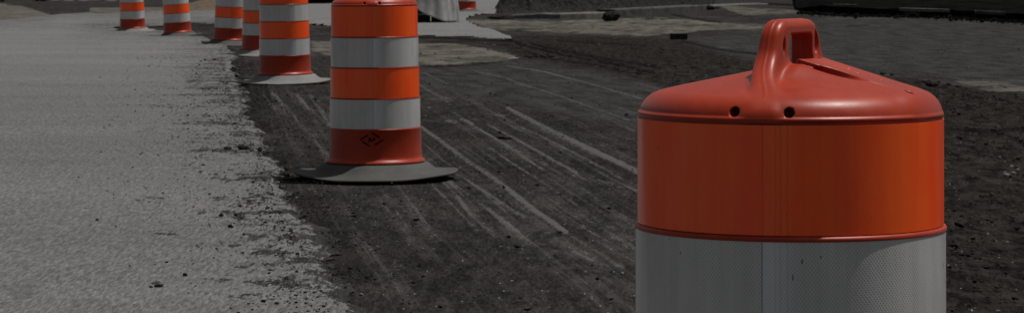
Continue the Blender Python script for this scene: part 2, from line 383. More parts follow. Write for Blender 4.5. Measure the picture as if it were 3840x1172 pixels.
M = dict(ground=mat_ground(), road=mat_road(), plastic=mat_plastic(),
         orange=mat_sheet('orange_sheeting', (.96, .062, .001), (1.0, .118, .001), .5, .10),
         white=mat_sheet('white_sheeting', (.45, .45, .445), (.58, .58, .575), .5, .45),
         ring=mat_rubber('dusty_rubber', (.045, .045, .043), (.068, .067, .063)),
         ring_pale=mat_rubber('pale_dusty_rubber', (.13, .13, .125), (.18, .18, .175)),
         ink=mat_rough('black_ink', (.006, .005, .005), (.012, .01, .01), 40, .0002),
         clod=mat_rough('asphalt_crumb', (.010, .009, .008), (.045, .041, .036), 30, .006),
         pale=mat_rough('pale_stone', (.10, .097, .094), (.2, .195, .18), 25, .004),
         mound=mat_rough('dark_gravel', (.004, .004, .004), (.035, .034, .032), 7, .06, (.07, .07, .066)),
         kerb=mat_rough('kerb_concrete', (.09, .087, .08), (.155, .15, .135), 6, .01),
         kerb_gray=mat_rough('gray_kerb_concrete', (.04, .039, .038), (.09, .088, .085), 5, .01),
         cloth=mat_rough('white_cloth', (.30, .30, .296), (.42, .42, .416), 5, .003),
         wood=mat_rough('dark_timber', (.012, .011, .010), (.04, .036, .032), 12, .004),
         sand=mat_rough('sand', (.08, .06, .043), (.13, .10, .075), 5, .02),
         hedge=mat_rough('hedge_leaf', (.003, .004, .003), (.012, .014, .010), 5, .02),
         stake=mat_rough('orange_paint', (.35, .05, .01), (.45, .07, .01), 20, .001),
         face=mat_rough('dark_earth_face', (.0008, .0008, .0008), (.011, .011, .011), 2, .05))  # near-black tone carries the verge's shade, not its own earth colour

# ------------------------------------------------------------------ ground and road
def spaced():
    q = np.arange(1480, 96, -2.15)
    Yd = F * CH / q
    Ynear = np.concatenate([np.linspace(-60, 2, 22), np.linspace(2.6, Yd[0] - .15, 14)])
    Yfar = np.geomspace(Yd[-1] * 1.03, 4200, 44)
    Y = np.concatenate([Ynear, Yd, Yfar])
    u = np.concatenate([-np.geomspace(60, 1.02, 34), np.linspace(-1, 1, 1000), np.geomspace(1.02, 60, 34)])
    return u, Y

def site_grid():
    u, Y = spaced()
    U, YY = np.meshgrid(u, Y)
    W = np.maximum(.205 * YY, 0) + .9
    X = U * W
    return X, YY

GX, GY = site_grid()
GZ = terrain(GX, GY)
with np.errstate(divide='ignore', invalid='ignore'):
    Ys = np.maximum(GY, 1.5)
    PX = 1920 + F * GX / Ys
    PY = np.where(GY > 1.5, HOR + F * (CH - GZ) / Ys, 5000)
PX = np.clip(PX, -20000, 20000)
NR, NC = GX.shape

def quads_of(mask_rows=None):
    idx = np.arange(NR * NC).reshape(NR, NC)
    q = np.stack([idx[:-1, :-1], idx[:-1, 1:], idx[1:, 1:], idx[1:, :-1]], -1).reshape(-1, 4)
    return q

def zone(poly, soft, ys=3.0):
    out = np.zeros(PX.shape)
    m = PY < 1600
    out[m] = sstep(-soft, soft, poly_sd(PX[m], PY[m], poly, ys))
    return out

lane_sd = np.full(PX.shape, -300.0)
_m = PY < 4000
lane_sd[_m] = poly_sd(PX[_m], np.minimum(PY[_m], 1499), LANE, 3.0)
lane_sd[PY >= 1499] = np.where(PX[PY >= 1499] < 1320, 200, -200)
ragged = (fbm(GX * 7, GY * 3.2, 4, 3) - .5) * 2
soft_sd = (fbm(GX * 1.3, GY * .6, 3, 9) - .5) * 2
metre = lane_sd * Ys / F                      # rough distance to the lane edge in metres
metre_n = metre + ragged * .07 * np.clip(Ys / 12, .7, 2) * (1 - .8 * sstep(34, 44, Ys)) + soft_sd * .10
# ground relief
soil = zone(SOIL, 26); gray = np.maximum(zone(GRAY, 20), .8 * zone(GRAY2, 34)); black = zone(VERGE_SHADE, 5)
tanm = np.maximum.reduce([zone(TAN1, 8), .70 * zone(TAN2, 20), .74 * zone(TAN3, 18), .62 * zone(TAN4, 10), .62 * zone(TAN5, 26), .8 * zone(TAN6, 6)])
fard = zone(FARDARK, 8)
track = np.zeros(PX.shape); rut = np.zeros(PX.shape)
_near = (PY < 1400) & (PY > -20) & (PX > -200) & (PX < 4100)
for pts, w0, w1, s in TRACKS: track[_near] = np.maximum(track[_near], line_w(PX[_near], PY[_near], pts, w0, w1, s, 1.5))
for pts, w0, w1, s in RUTS_AND_SHADE: rut[_near] = np.maximum(rut[_near], line_w(PX[_near], PY[_near], pts, w0 * 1.5, w1 * 1.5, s, 2.0))
relief = (fbm(GX * 1.1, GY * .5, 4, 21) - .5) * .012
lump = np.clip(fbm(GX * 9, GY * 5, 4, 31) - .5, 0, 1) * .07 * soil
Zg = GZ + relief * sstep(1.0, 6, GY) + lump * sstep(6, 9, GY) - .018 * rut + .004 * track
Zg = np.where(metre_n > -.02, Zg - .02, Zg)
Zg = Zg - .012
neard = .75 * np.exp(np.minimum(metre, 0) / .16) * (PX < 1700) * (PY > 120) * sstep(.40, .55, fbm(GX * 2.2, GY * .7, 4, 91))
dusty = np.maximum(zone([(940, 330), (1250, 330), (1450, 420), (1700, 440), (1950, 400), (2500, 620), (2500, 1000), (2250, 1010), (1900, 900), (1500, 900), (1330, 700), (1150, 560), (1000, 420)], 60), .45)
cY = np.interp(GY, [-60, 8.34, 9.9, 11.8, 14.3, 17.7, 24, 30.3, 35.4, 40.8, 44.6, 60, 120], [7, -.52, -.705, -.96, -1.24, -1.65, -2.4, -3.09, -3.7, -4.5, -5.2, -8.4, -22])
gco = np.stack([GX, GY, Zg], -1).reshape(-1, 3)
me = fast_mesh('ground', gco, quads_of())
add_attr(me, 'zone_a', np.stack([tanm, soil, gray, black], -1).reshape(-1, 4))
add_attr(me, 'zone_b', np.stack([np.clip(track, 0, 1), np.clip(rut, 0, 1), neard, dusty], -1).reshape(-1, 4))
add_attr(me, 'trk', np.stack([GX - cY * .92, GY, np.zeros_like(GX), np.ones_like(GX)], -1).reshape(-1, 4))
ground = tag(link_mesh('ground', me, M['ground']), kind='structure')

# concrete lane: raised sheet with a ragged edge
Zr = GZ + .016 * 1.5 * sstep(-.07, .03, metre_n) + (fbm(GX * .8, GY * .8, 3, 5) - .5) * .004 - .006
smear = np.zeros(PX.shape)
mm = (PY < 1400) & (PX < 1300) & (PX > -300)
for (x, y, a, b, s) in SMEARS:
    xx = (PX[mm] - x) / (a * 1.2); yy = (PY[mm] - y - 5 * np.sin(PX[mm] * .03)) / (b * 1.5)
    smear[mm] = np.maximum(smear[mm], s * np.clip(1.5 - np.hypot(xx, yy), 0, 1))
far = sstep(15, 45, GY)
fq = quads_of()
keep = (metre_n.reshape(-1)[fq] > -.08).all(1) & (GY.reshape(-1)[fq] < 400).all(1) & (np.abs(GX.reshape(-1)[fq]) < 40).all(1)
fq = fq[keep]
used = np.unique(fq); remap = np.full(NR * NC, -1); remap[used] = np.arange(len(used))
rco = np.stack([GX, GY, Zr], -1).reshape(-1, 3)[used]
me = fast_mesh('road', rco, remap[fq])
edge_n = np.clip(metre / np.clip(Ys / 14, .75, 2.5) / .16, -1.5, 8)
edge_n = np.where((PY < 150) & (PX > 1000), np.clip(edge_n * 3 + 2.2, 0, 8), edge_n)
stepd = np.zeros_like(metre_n)
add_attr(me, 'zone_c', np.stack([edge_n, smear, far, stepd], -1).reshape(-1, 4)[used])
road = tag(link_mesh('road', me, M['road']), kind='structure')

# ------------------------------------------------------------------ loose stones and crumbs
def ico():
    bm = bmesh.new(); bmesh.ops.create_icosphere(bm, subdivisions=1, radius=1)
    v = np.array([x.co[:] for x in bm.verts]); f = np.array([[w.index for w in p.verts] for p in bm.faces]); bm.free()
    return v, f
IV, IF = ico()

def zr(X, Y):
    """height of whichever surface is on top at X, Y (road sheet rides 1 cm up)"""
    return terrain(X, Y)

def scatter(name, n, sampler, size, mat, label, cat, flat=.6):
    pts = sampler(n); n = len(pts)
    s = size(n, pts)
    jit = 1 + RNG.uniform(-.38, .38, (n, len(IV), 3))
    V = IV[None] * jit * s[:, None, None]
    V[..., 2] *= flat * RNG.uniform(.7, 1.2, (n, 1))
    an = RNG.uniform(0, 2 * PI, n); c, sn = np.cos(an)[:, None], np.sin(an)[:, None]
    x = V[..., 0] * c - V[..., 1] * sn; y = V[..., 0] * sn + V[..., 1] * c
    z = V[..., 2] + zr(pts[:, 0], pts[:, 1])[:, None] + (s * .3)[:, None]
    if pts.shape[1] > 2: z = z + pts[:, 2:3]
    co = np.stack([x + pts[:, 0:1], y + pts[:, 1:2], z], -1).reshape(-1, 3)
    fc = (IF[None] + (np.arange(n) * len(IV))[:, None, None]).reshape(-1, 3)
    me = fast_mesh(name, co, fc, smooth=False)
    return tag(link_mesh(name, me, mat), label, cat, kind='stuff')

EDGE = [(1310, 1300), (1262, 1172), (1222, 1060), (1175, 970), (1130, 890), (1075, 800), (1048, 720), (1022, 640), (985, 560), (940, 480), (905, 400), (880, 330), (862, 250), (850, 200), (820, 162), (750, 140), (620, 121)]
def edge_x(py):
    e = np.array(EDGE)[::-1]
    return np.interp(py, e[:, 1], e[:, 0])
def from_plan(px, py):
    Y = np.full(px.shape, 15.0)
    for _ in range(60):
        Y = .5 * Y + .5 * F * (CH - terrain((px - 1920) / F * Y, Y)) / (py - HOR)
    return np.stack([(px - 1920) / F * Y, Y], -1)
def s_edge(n):
    py = HOR + 1 / RNG.uniform(1 / 1400., 1 / 320., n)
    off = np.where(RNG.uniform(0, 1, n) < .6, RNG.normal(.06, .11, n), RNG.normal(-.10, .26, n))
    p = from_plan(edge_x(py), py); p[:, 0] += off * np.clip(p[:, 1] / 12, .8, 1.6)
    keepm = (fbm(p[:, 0] * 5, p[:, 1] * 1.5, 4, 77) > .45)
    p = np.concatenate([p, np.where(off < -.03, .019, .0)[:, None]], 1)
    return p[keepm]
scatter('loose_crumbs', 24000, s_edge, lambda n, p: np.where(RNG.uniform(0, 1, n) < .985, RNG.gamma(1.2, .0014, n) + .001, RNG.gamma(3, .0018, n)), M['clod'],
        'dark crumbs of broken asphalt strewn along the ragged edge of the pale lane', 'crumbs')
def s_soil(n):
    px = RNG.uniform(1900, 4000, n); py = HOR + 1 / RNG.uniform(1 / 1350., 1 / 235., n)
    k = (poly_sd(px, py, SOIL, 3.0) > 5) & ((py > 300) | (RNG.uniform(0, 1, n) < .25))
    p = from_plan(px[k], py[k]); m = fbm(p[:, 0] * 2.5, p[:, 1] * .9, 4, 51) > .45
    return p[m]
scatter('soil_lumps', 18000, s_soil, lambda n, p: RNG.gamma(1.2, .0032, n) + .002, M['clod'],
        'dark lumps of soil and broken asphalt behind the nearest drum', 'soil lumps')
def s_all(n):
    px = RNG.uniform(1100, 4000, n); py = HOR + 1 / RNG.uniform(1 / 1350., 1 / 240., n)
    k = (px > edge_x(py) + 20)
    return from_plan(px[k], py[k])
scatter('milled_grit', 1800, s_all, lambda n, p: RNG.gamma(2, .0018, n) + .002, M['clod'],
        'dark grit scattered thinly over the milled surface', 'grit')
scatter('pale_grit', 1300, s_all, lambda n, p: RNG.gamma(2, .0012, n) + .0018, M['pale'],
        'pale stone chips sprinkled over the dark milled surface', 'grit')

def rock_mesh(name, w, d, h, seed, sub=3, rough=.3):
    bm = bmesh.new(); bmesh.ops.create_icosphere(bm, subdivisions=sub, radius=.5)
    r = np.random.default_rng(seed)
    c = r.normal(size=(9, 3)); c /= np.linalg.norm(c, axis=1)[:, None]; lim = r.uniform(.30, .46, 9)
    for v in bm.verts:
        p = np.array(v.co[:])
        for a, l in zip(c, lim):
            k = p @ a
            if k > l: p = p - a * (k - l)
        f = 1 + rough * (float(fbm(np.array([p[0] * 7 + seed]), np.array([p[1] * 7 + p[2] * 5]), 3, seed)[0]) - .5)
        v.co = Vector((p[0] * w * 1.15 * f, p[1] * d * 1.15 * f, (p[2] * f + .36) * h))
    me = bpy.data.meshes.new(name); bm.to_mesh(me); bm.free()
    return me

CLODS = [  # plan x, plan y, width px, height px, material, name, label, category
    (908, 572, 46, 24, 'clod', 'asphalt_clod', 'biggest black clod on the pale lane, left of the drum with the diamond mark', 'clod'),
    (855, 571, 32, 14, 'clod', 'asphalt_clod', 'low black clod just left of the biggest clod on the pale lane', 'clod'),
    (975, 578, 17, 20, 'clod', 'asphalt_clod', 'small upright black clod right of the biggest clod on the pale lane', 'clod'),
    (1018, 600, 42, 12, 'clod', 'asphalt_clod', 'flat dark slab of asphalt at the lane edge beyond the diamond-marked drum\'s base', 'clod'),
    (1068, 655, 38, 20, 'clod', 'asphalt_clod', 'ragged black clod against the left rim of the diamond-marked drum\'s base', 'clod'),
    (1940, 922, 30, 18, 'clod', 'asphalt_clod', 'lone black clod on the milled surface between the two nearest drums', 'clod'),
    (1892, 516, 56, 12, 'clod', 'asphalt_clod', 'flat crumbled black clod midway between the two nearest drums, farther back', 'clod'),
    (598, 1094, 34, 14, 'clod', 'asphalt_clod', 'black crumbled clod low on the pale lane near the front', 'clod'),
    (566, 1096, 16, 9, 'clod', 'asphalt_clod', 'tiny black clod beside the crumbled clod at the front of the pale lane', 'clod'),
    (3492, 322, 44, 26, 'clod', 'rock', 'broad dark rock with pale top just beyond the lid of the nearest drum', 'rock'),
    (3556, 318, 20, 12, 'clod', 'rock', 'small dark rock right of the broad pale-topped rock', 'rock'),
    (3592, 324, 22, 11, 'clod', 'rock', 'farthest right of the three dark rocks beyond the nearest drum', 'rock'),
    (3310, 276, 26, 12, 'clod', 'rock', 'low dark rock showing just above the lid slope of the nearest drum', 'rock'),
    (3345, 280, 16, 9, 'clod', 'rock', 'small dark lump right of the low rock above the nearest drum\'s lid', 'rock'),
    (3772, 656, 26, 14, 'pale', 'pale_stone', 'broad pale stone at the left of the cluster right of the nearest drum', 'stone'),
    (3800, 650, 18, 14, 'pale', 'pale_stone', 'middle pale stone of the cluster right of the nearest drum', 'stone'),
    (3768, 645, 12, 9, 'pale', 'pale_stone', 'small pale stone behind the broad one right of the nearest drum', 'stone'),
    (3816, 640, 16, 15, 'pale', 'pale_stone', 'upright pale stone, rightmost of the cluster right of the nearest drum', 'stone'),
    (3546, 630, 11, 7, 'pale', 'pale_stone', 'lone pale chip close to the right side of the nearest drum', 'stone'),
    (1924, 220, 48, 8, 'pale', 'concrete_flake', 'flat pale flake at the corner of the sandy patch', 'flake'),
    (1820, 164, 10, 7, 'pale', 'pale_stone', 'left of the two pale pebbles behind the sandy patch', 'stone'),
    (1852, 170, 13, 6, 'pale', 'pale_stone', 'right and wider of the two pale pebbles behind the sandy patch', 'stone'),
    (2292, 78, 72, 44, 'clod', 'dark_lump', 'dark heap of earth fallen over the pale kerb', 'heap'),
    (2662, 36, 36, 22, 'clod', 'dark_lump', 'small dark heap of earth at the far end of the gray kerb', 'heap'),
    (1880, 70, 96, 18, 'clod', 'dark_lump', 'low black lump standing in for shadow at the broken end of the pale kerb', 'heap'),  # solid lump put in place of a black shadow
    (2432, 22, 26, 10, 'pale', 'pale_stone', 'pale stone resting on the ground just above the kerb', 'stone'),
    (1735, 86, 60, 8, 'pale', 'concrete_flake', 'pale broken flake beside the hem of the white cover', 'flake'),
]
for i in range(8):
    CLODS.append((1974 + i * 13 + (i % 3) * 2, 213 + (i % 2) * 3 - i * .4, 12 + (i * 5) % 9, 8 + (i * 3) % 5, 'clod', 'soil_clod', None, 'clod'))
for i, (x, y, w, h, mt, nm, lab, cat) in enumerate(CLODS):
    g = G(x, y); s = F / g.y
    me = rock_mesh(nm, w / s, w / s * (.8 if w < 60 else .5), h / s, 100 + i)
    me.materials.append(M[mt])
    o = link_mesh(nm, me); o.location = (g.x, g.y, g.z + (.018 if x < 1010 else -.006)); 
    if lab: tag(o, lab, cat, 'loose clods and stones')
    else: tag(o, 'small black clod in the row of clods right of the sandy patch', cat, 'row of clods at the rut')

# brick-like block in the soil
g = G(2545, 145); s = F / g.y
bm = bmesh.new(); bmesh.ops.create_cube(bm, size=1)
for v in bm.verts: v.co = Vector((v.co.x * 58 / s, v.co.y * .28, (v.co.z + .5) * 22 / s))
bmesh.ops.bevel(bm, geom=bm.edges[:], offset=.008, segments=2, affect='EDGES')
me = bpy.data.meshes.new('block'); bm.to_mesh(me); bm.free()
o = link_mesh('block', me, M['wood']); o.location = (g.x, g.y, g.z - .012); o.rotation_euler = (0, 0, .1)
tag(o, 'short dark block lying on the soil beyond the tyre ruts', 'block')

# ------------------------------------------------------------------ traffic drum
def lathe(name, prof, seg=128, a0=0.0, a1=2 * PI, uvr=None):
    """surface of revolution; prof = [(r, z)...]; closed round when a full turn"""
    full = abs(a1 - a0 - 2 * PI) < 1e-6
    n = seg if full else seg + 1
    an = a0 + (a1 - a0) * np.arange(n) / seg
    P = np.array(prof)
    co = np.stack([P[None, :, 0] * np.sin(an)[:, None], -P[None, :, 0] * np.cos(an)[:, None], np.repeat(P[None, :, 1], n, 0)], -1).reshape(-1, 3)
    k = len(P); F_ = []; U = []
    for i in range(seg):
        j = (i + 1) % n
        for m in range(k - 1):
            F_.append((i * k + m, j * k + m, j * k + m + 1, i * k + m + 1))
            ai = a0 + (a1 - a0) * i / seg; aj = a0 + (a1 - a0) * (i + 1) / seg
            if ai > PI: ai -= 2 * PI; aj -= 2 * PI
            U += [(ai * .232, P[m][1]), (aj * .232, P[m][1]), (aj * .232, P[m + 1][1]), (ai * .232, P[m + 1][1])]
    me = fast_mesh(name, co, np.array(F_))
    uv = me.uv_layers.new(name='UVMap'); uv.data.foreach_set('uv', np.array(U, np.float32).ravel())
    return me

Z0 = .080                     # underside of the plastic body above the ground
PITCH = .1612
RB = [.2298, .2328, .2362, .2398, .2430]   # band radii, top to bottom
ZR = Z0 + .025 + 5 * PITCH           # rim height
LIP = .0075
def body_profile():
    p = [(.20, Z0 + .002), (.258, Z0), (.264, Z0 + .006), (.262, Z0 + .014), (.251, Z0 + .020), (.247, Z0 + .028)]
    for i in range(4, -1, -1):
        zt = ZR - i * PITCH; zb = zt - PITCH; r = RB[i]
        if i == 4: p += [(r + .0025, Z0 + .040), (r + .0006, zt - LIP - .002)]
        else: p += [(r - .0006, zb + .0015), (r - .0010, zt - LIP - .001)]
        if i > 0:
            p += [(r + .0012, zt - LIP), (r + .0018, zt - LIP * .55), (r + .0003, zt - LIP * .15), (RB[i - 1] - .0012, zt)]
        else:
            p += [(r - .003, zt + .001)]
    p += [(.19, ZR + .001)]
    return p
body_me = lathe('body', body_profile(), 144); body_me.materials.append(M['plastic'])
# keep ribs crisp
band_me = []
for i in range(4):
    zt = ZR - i * PITCH - (LIP if i else .003); zb = ZR - (i + 1) * PITCH + .0012; r = RB[i]
    me = lathe('band', [(r - .0006, zb), (r + .0005, zb), (r + .0003, zt), (r - .0008, zt)], 144)
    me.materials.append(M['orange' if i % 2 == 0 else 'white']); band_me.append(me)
for me in [body_me] + band_me:
    me.set_sharp_from_angle(angle=math.radians(50))

AL = math.radians(24)
def lid_sdf(x, y, z, parts=False):
    smax = lambda a, b, k: np.maximum(a, b) + np.maximum(k - np.abs(a - b), 0) ** 2 / (4 * k)
    smin = lambda a, b, k: np.minimum(a, b) - np.maximum(k - np.abs(a - b), 0) ** 2 / (4 * k)
    r = np.sqrt(x * x + y * y)
    R = .2285
    cone = (z - (.0790 - .205 * r - .6 * np.maximum(r - .15, 0) ** 2)) * .96
    dome = smax(r - R, cone, .034)
    e = x * math.cos(AL) - y * math.sin(AL); n = x * math.sin(AL) + y * math.cos(AL)   # e: right, slightly to the viewer
    tw = np.clip((r - .085) / .12, 0, 1); al_ = math.radians(27) - math.radians(11) * tw * tw * (3 - 2 * tw)
    ca, sa = np.cos(al_), np.sin(al_)
    u = -x * sa - y * ca; v = x * ca - y * sa
    # raised flat rib running to the right, with a second step along its middle
    ends = np.maximum(.012 - e, e - .212)
    bulge = smax(smax(np.abs(n) - .098 + .12 * np.maximum(e, 0), (z - (.0880 - .277 * e)) * .95, .045), ends, .03)
    dome = smin(dome, bulge, .020)
    hw = .056 - .05 * np.abs(e)
    rib = smax(smax(np.abs(n) - hw, (z - (.0972 - .290 * e)) * .95, .003), ends + .014, .010)
    dome = smin(dome, rib, .002)
    for i in range(7):
        ei = .070 + i * .018
        dome = smin(dome, (np.sqrt(((e - ei) / .0045) ** 2 + ((n + .006 * (-1) ** i) / .0018) ** 2 + ((z - (.0968 - .290 * ei) * 1.0) / .0016) ** 2) - 1) * .0016, .001)
    pocket = (np.sqrt(((e - .092) / .046) ** 2 + ((n + .050) / .010) ** 2 + ((z - .066) / .012) ** 2) - 1) * .010
    dome = smax(dome, -pocket, .004)
    dome = smax(dome, -(np.sqrt(((e - .195) / .007) ** 2 + ((n + .036) / .006) ** 2 + ((z - .040) / .008) ** 2) - 1) * .006, .002)
    # handle
    wt = np.clip((.125 - z) / .125, 0, 1); wt = wt * wt * (3 - 2 * wt)
    w = .089 + .143 * wt ** 1.4
    T = .0175 + .05 * np.maximum(.07 - z, 0) + 3.0 * np.maximum(.05 - z, 0) ** 2
    q1 = np.abs(u) - w + .042; q2 = z - .145 + .042
    d2 = np.hypot(np.maximum(q1, 0), np.maximum(q2, 0)) + np.minimum(np.maximum(q1, q2), 0) - .042
    r2 = .0115
    p1 = d2 + r2; p2 = np.abs(v) - T + r2
    han = np.hypot(np.maximum(p1, 0), np.maximum(p2, 0)) + np.minimum(np.maximum(p1, p2), 0) - r2
    han = smax(han, r - .2285, .012)
    # grip opening
    h1 = np.abs(u + .002) - .0465 + .009; h2 = np.abs(z - .0985) - .0235 + .009
    hole = np.hypot(np.maximum(h1, 0), np.maximum(h2, 0)) + np.minimum(np.maximum(h1, h2), 0) - .009
    hole = smax(hole, np.abs(v) - .034, .004)
    han = smax(han, -hole, .004)
    f = smin(dome, han, .012)
    f = smax(f, -hole, .004)
    # dimples in the legs, both faces
    for (uu, zz, a, b, dpt) in ((.066, .106, .0042, .011, .009), (-.069, .112, .0085, .020, .012)):
        dm = (np.sqrt(((u - uu) / a) ** 2 + ((z - zz) / b) ** 2 + ((np.abs(v) - .018) / dpt) ** 2) - 1) * a
        f = smax(f, -dm, .003)
    # moulding line over the handle edge
    f = f - .0011 * np.exp(-(v / .0022) ** 2) * np.clip((z - .03) / .02, 0, 1)
    # bolt holes in the skirt
    for dx in (-.1025, -.0240):
        bx = dx / .229; by = -math.sqrt(1 - bx * bx)
        al = x * bx + y * by; pe = np.hypot(x * -by + y * bx, z - .0145)
        cyl = np.maximum(pe - .0074, np.abs(al - .215) - .030)
        f = smax(f, -cyl, .0018)
    # lip and groove at the bottom edge
    tor = np.hypot(r - .2262, z - .0042) - .0036
    f = smin(f, tor, .002)
    f = np.maximum(f, -z - .001)
    if parts: return f, dome, han
    return f

def surface_nets(h):
    xs = np.arange(-.240, .2401, h); ys = xs; zs = np.arange(-.006, .156, h)
    X, Y, Z = np.meshgrid(xs, ys, zs, indexing='ij')
    D = lid_sdf(X, Y, Z).astype(np.float32)
    S = D < 0
    nx, ny, nz = D.shape
    acc = np.zeros((nx - 1, ny - 1, nz - 1, 3), np.float32); cnt = np.zeros((nx - 1, ny - 1, nz - 1), np.float32)
    corners = [(i, j, k) for i in (0, 1) for j in (0, 1) for k in (0, 1)]
    sl = lambda c: (slice(c[0], nx - 1 + c[0]), slice(c[1], ny - 1 + c[1]), slice(c[2], nz - 1 + c[2]))
    for a in corners:
        for ax in range(3):
            if a[ax]: continue
            b = list(a); b[ax] = 1
            da = D[sl(a)]; db = D[sl(b)]
            m = (da < 0) != (db < 0)
            t = da[m] / (da[m] - db[m])
            p = np.tile(np.array(a, np.float32), (len(t), 1)); p[:, ax] += t
            acc[m] += p; cnt[m] += 1
    act = cnt > 0
    idx = np.full(cnt.shape, -1, np.int64); idx[act] = np.arange(act.sum())
    ii = np.argwhere(act)
    V = (ii + acc[act] / cnt[act][:, None]) * h + np.array([xs[0], ys[0], zs[0]])
    Q = []
    for ax in range(3):
        sa = [slice(0, nx), slice(0, ny), slice(0, nz)]; sb = list(sa)
        sa[ax] = slice(0, -1); sb[ax] = slice(1, None)
        A = S[tuple(sa)]; B = S[tuple(sb)]
        o = [k for k in range(3) if k != ax]
        for flip, m in ((False, A & ~B), (True, ~A & B)):
            e = np.argwhere(m)
            ok = (e[:, o[0]] > 0) & (e[:, o[1]] > 0) & (e[:, o[0]] < idx.shape[o[0]]) & (e[:, o[1]] < idx.shape[o[1]])
            e = e[ok]
            c = []
            for d0, d1 in ((-1, -1), (0, -1), (0, 0), (-1, 0)):
                k = e.copy(); k[:, o[0]] += d0; k[:, o[1]] += d1
                c.append(idx[k[:, 0], k[:, 1], k[:, 2]])
            q = np.stack(c, -1)
            if flip != (ax == 1): q = q[:, ::-1]
            Q.append(q)
    return V, np.concatenate(Q)

def lid_meshes():
    V, Q = surface_nets(.0020)
    e = 4e-4
    N = np.stack([lid_sdf(V[:, 0] + e, V[:, 1], V[:, 2]) - lid_sdf(V[:, 0] - e, V[:, 1], V[:, 2]),
                  lid_sdf(V[:, 0], V[:, 1] + e, V[:, 2]) - lid_sdf(V[:, 0], V[:, 1] - e, V[:, 2]),
                  lid_sdf(V[:, 0], V[:, 1], V[:, 2] + e) - lid_sdf(V[:, 0], V[:, 1], V[:, 2] - e)], -1)
    N /= np.linalg.norm(N, axis=1)[:, None] + 1e-12
    C = V[Q].mean(1)
    _, dome, han = lid_sdf(C[:, 0], C[:, 1], C[:, 2], True)
    ish = (han < dome) & (C[:, 2] > .02)
    out = []
    for name, m in (('lid', ~ish), ('handle', ish)):
        q = Q[m]; used = np.unique(q); rm = np.full(len(V), -1); rm[used] = np.arange(len(used))
        me = fast_mesh(name, V[used] + np.array([0, 0, ZR]), rm[q])
        me.normals_split_custom_set_from_vertices([tuple(map(float, k)) for k in N[used]])
        me.materials.append(M['plastic']); out.append(me)
    return out
lid_me, handle_me = lid_meshes()

def ring_mesh(seed, curl):
    rs = [(.238, .060), (.245, .078), (.262, .0785), (.285, .072), (.305, .056), (.325, .040), (.350, .029), (.385, .020), (.415, .014), (.436, .013), (.444, .009),
          (.441, .002), (.42, .001), (.38, .004), (.33, .014), (.29, .035), (.26, .055), (.238, .060)]
    seg = 120; k = len(rs); co = []
    for i in range(seg):
        a = 2 * PI * i / seg
        for j, (r, z) in enumerate(rs):
            t = max(0, (r - .29) / .15)
            wv = curl * (.5 - .5 * math.cos(2 * a)) * t * t + .002 * t * math.sin(3 * a + seed) + .0015 * t * math.sin(7 * a + seed * 2)
            rr = r * (1 + .012 * t * math.sin(2 * a + seed))
            co.append((rr * math.sin(a), -rr * math.cos(a), z + max(wv, -.001)))
    f = [(i * k + m, ((i + 1) % seg) * k + m, ((i + 1) % seg) * k + m + 1, i * k + m + 1) for i in range(seg) for m in range(k - 1)]
    return fast_mesh('base_ring', np.array(co), np.array(f))
ring_a = ring_mesh(1.0, .026); ring_a.materials.append(M['ring'])
ring_b = ring_mesh(2.6, .012); ring_b.materials.append(M['ring_pale'])

def make_drum(loc, rot, label, ring, roll=0.0):
    root = bpy.data.objects.new('traffic_drum', None); COL.objects.link(root)
    root.location = loc; root.rotation_euler = (0, 0, rot); root.empty_display_size = .2
    tag(root, label, 'traffic drum', 'orange and white drums along the lane')
    for nm, me in (('body', body_me), ('lid', lid_me), ('handle', handle_me), ('base_ring', ring)):
        o = bpy.data.objects.new(nm, me); COL.objects.link(o); o.parent = root
        if nm == 'base_ring': o.rotation_euler = (0, 0, -rot)
    for i, me in enumerate(band_me):
        o = bpy.data.objects.new('reflective_band', me); COL.objects.link(o); o.parent = root
        o['label'] = 'orange reflective band' if i % 2 == 0 else 'white reflective band'
    root.rotation_euler = (0, math.radians(roll), rot)
    return root

def ground_at(X, Y): return float(terrain(X, Y))
DR = [  # plan x, scale px per metre, rotation, label, ring
    (2962, 2482, 0, 'nearest and largest drum, its red handled lid and top bands close in the foreground', ring_b, None),
    (1409, 704, math.radians(16), 'second nearest drum, with a black diamond mark on its bottom band', ring_a, 0),
    (1070, 394, .8, 'drum with a pale base, third nearest, just left of the diamond-marked drum', ring_b, .004),
    (978, 287, 1.7, 'drum half hidden behind the third nearest drum, its pale base peeping out at left', ring_b, None),
    (861, 244, 2.4, 'drum standing immediately left of the half hidden one, partly overlapping it', ring_a, None),
    (668, 208, .3, 'drum standing alone between the leftmost of the row and the overlapping pair', ring_a, None),
    (498, 190, 1.2, 'leftmost and farthest drum of the curved row at the edge of the pale lane', ring_b, None),
    (1745, 163, .5, 'distant drum right of the white cover, only its bottom band in view', ring_a, None)]
NEED = {2: 607, 3: 280, 4: 182, 5: 145, 6: 120, 7: 104, 8: 31}
drums = []
for i, (px, s, rot, lab, ring, _) in enumerate(DR):
    Y = F / s; X = (px - 1920) / s
    z = ground_at(X, Y)
    if i == 7: z = .17
    drums.append(make_drum((X, Y, z), rot, lab, ring, [0, -.5, -1.5, -1.5, -2.5, -4, -4, 0][i]))

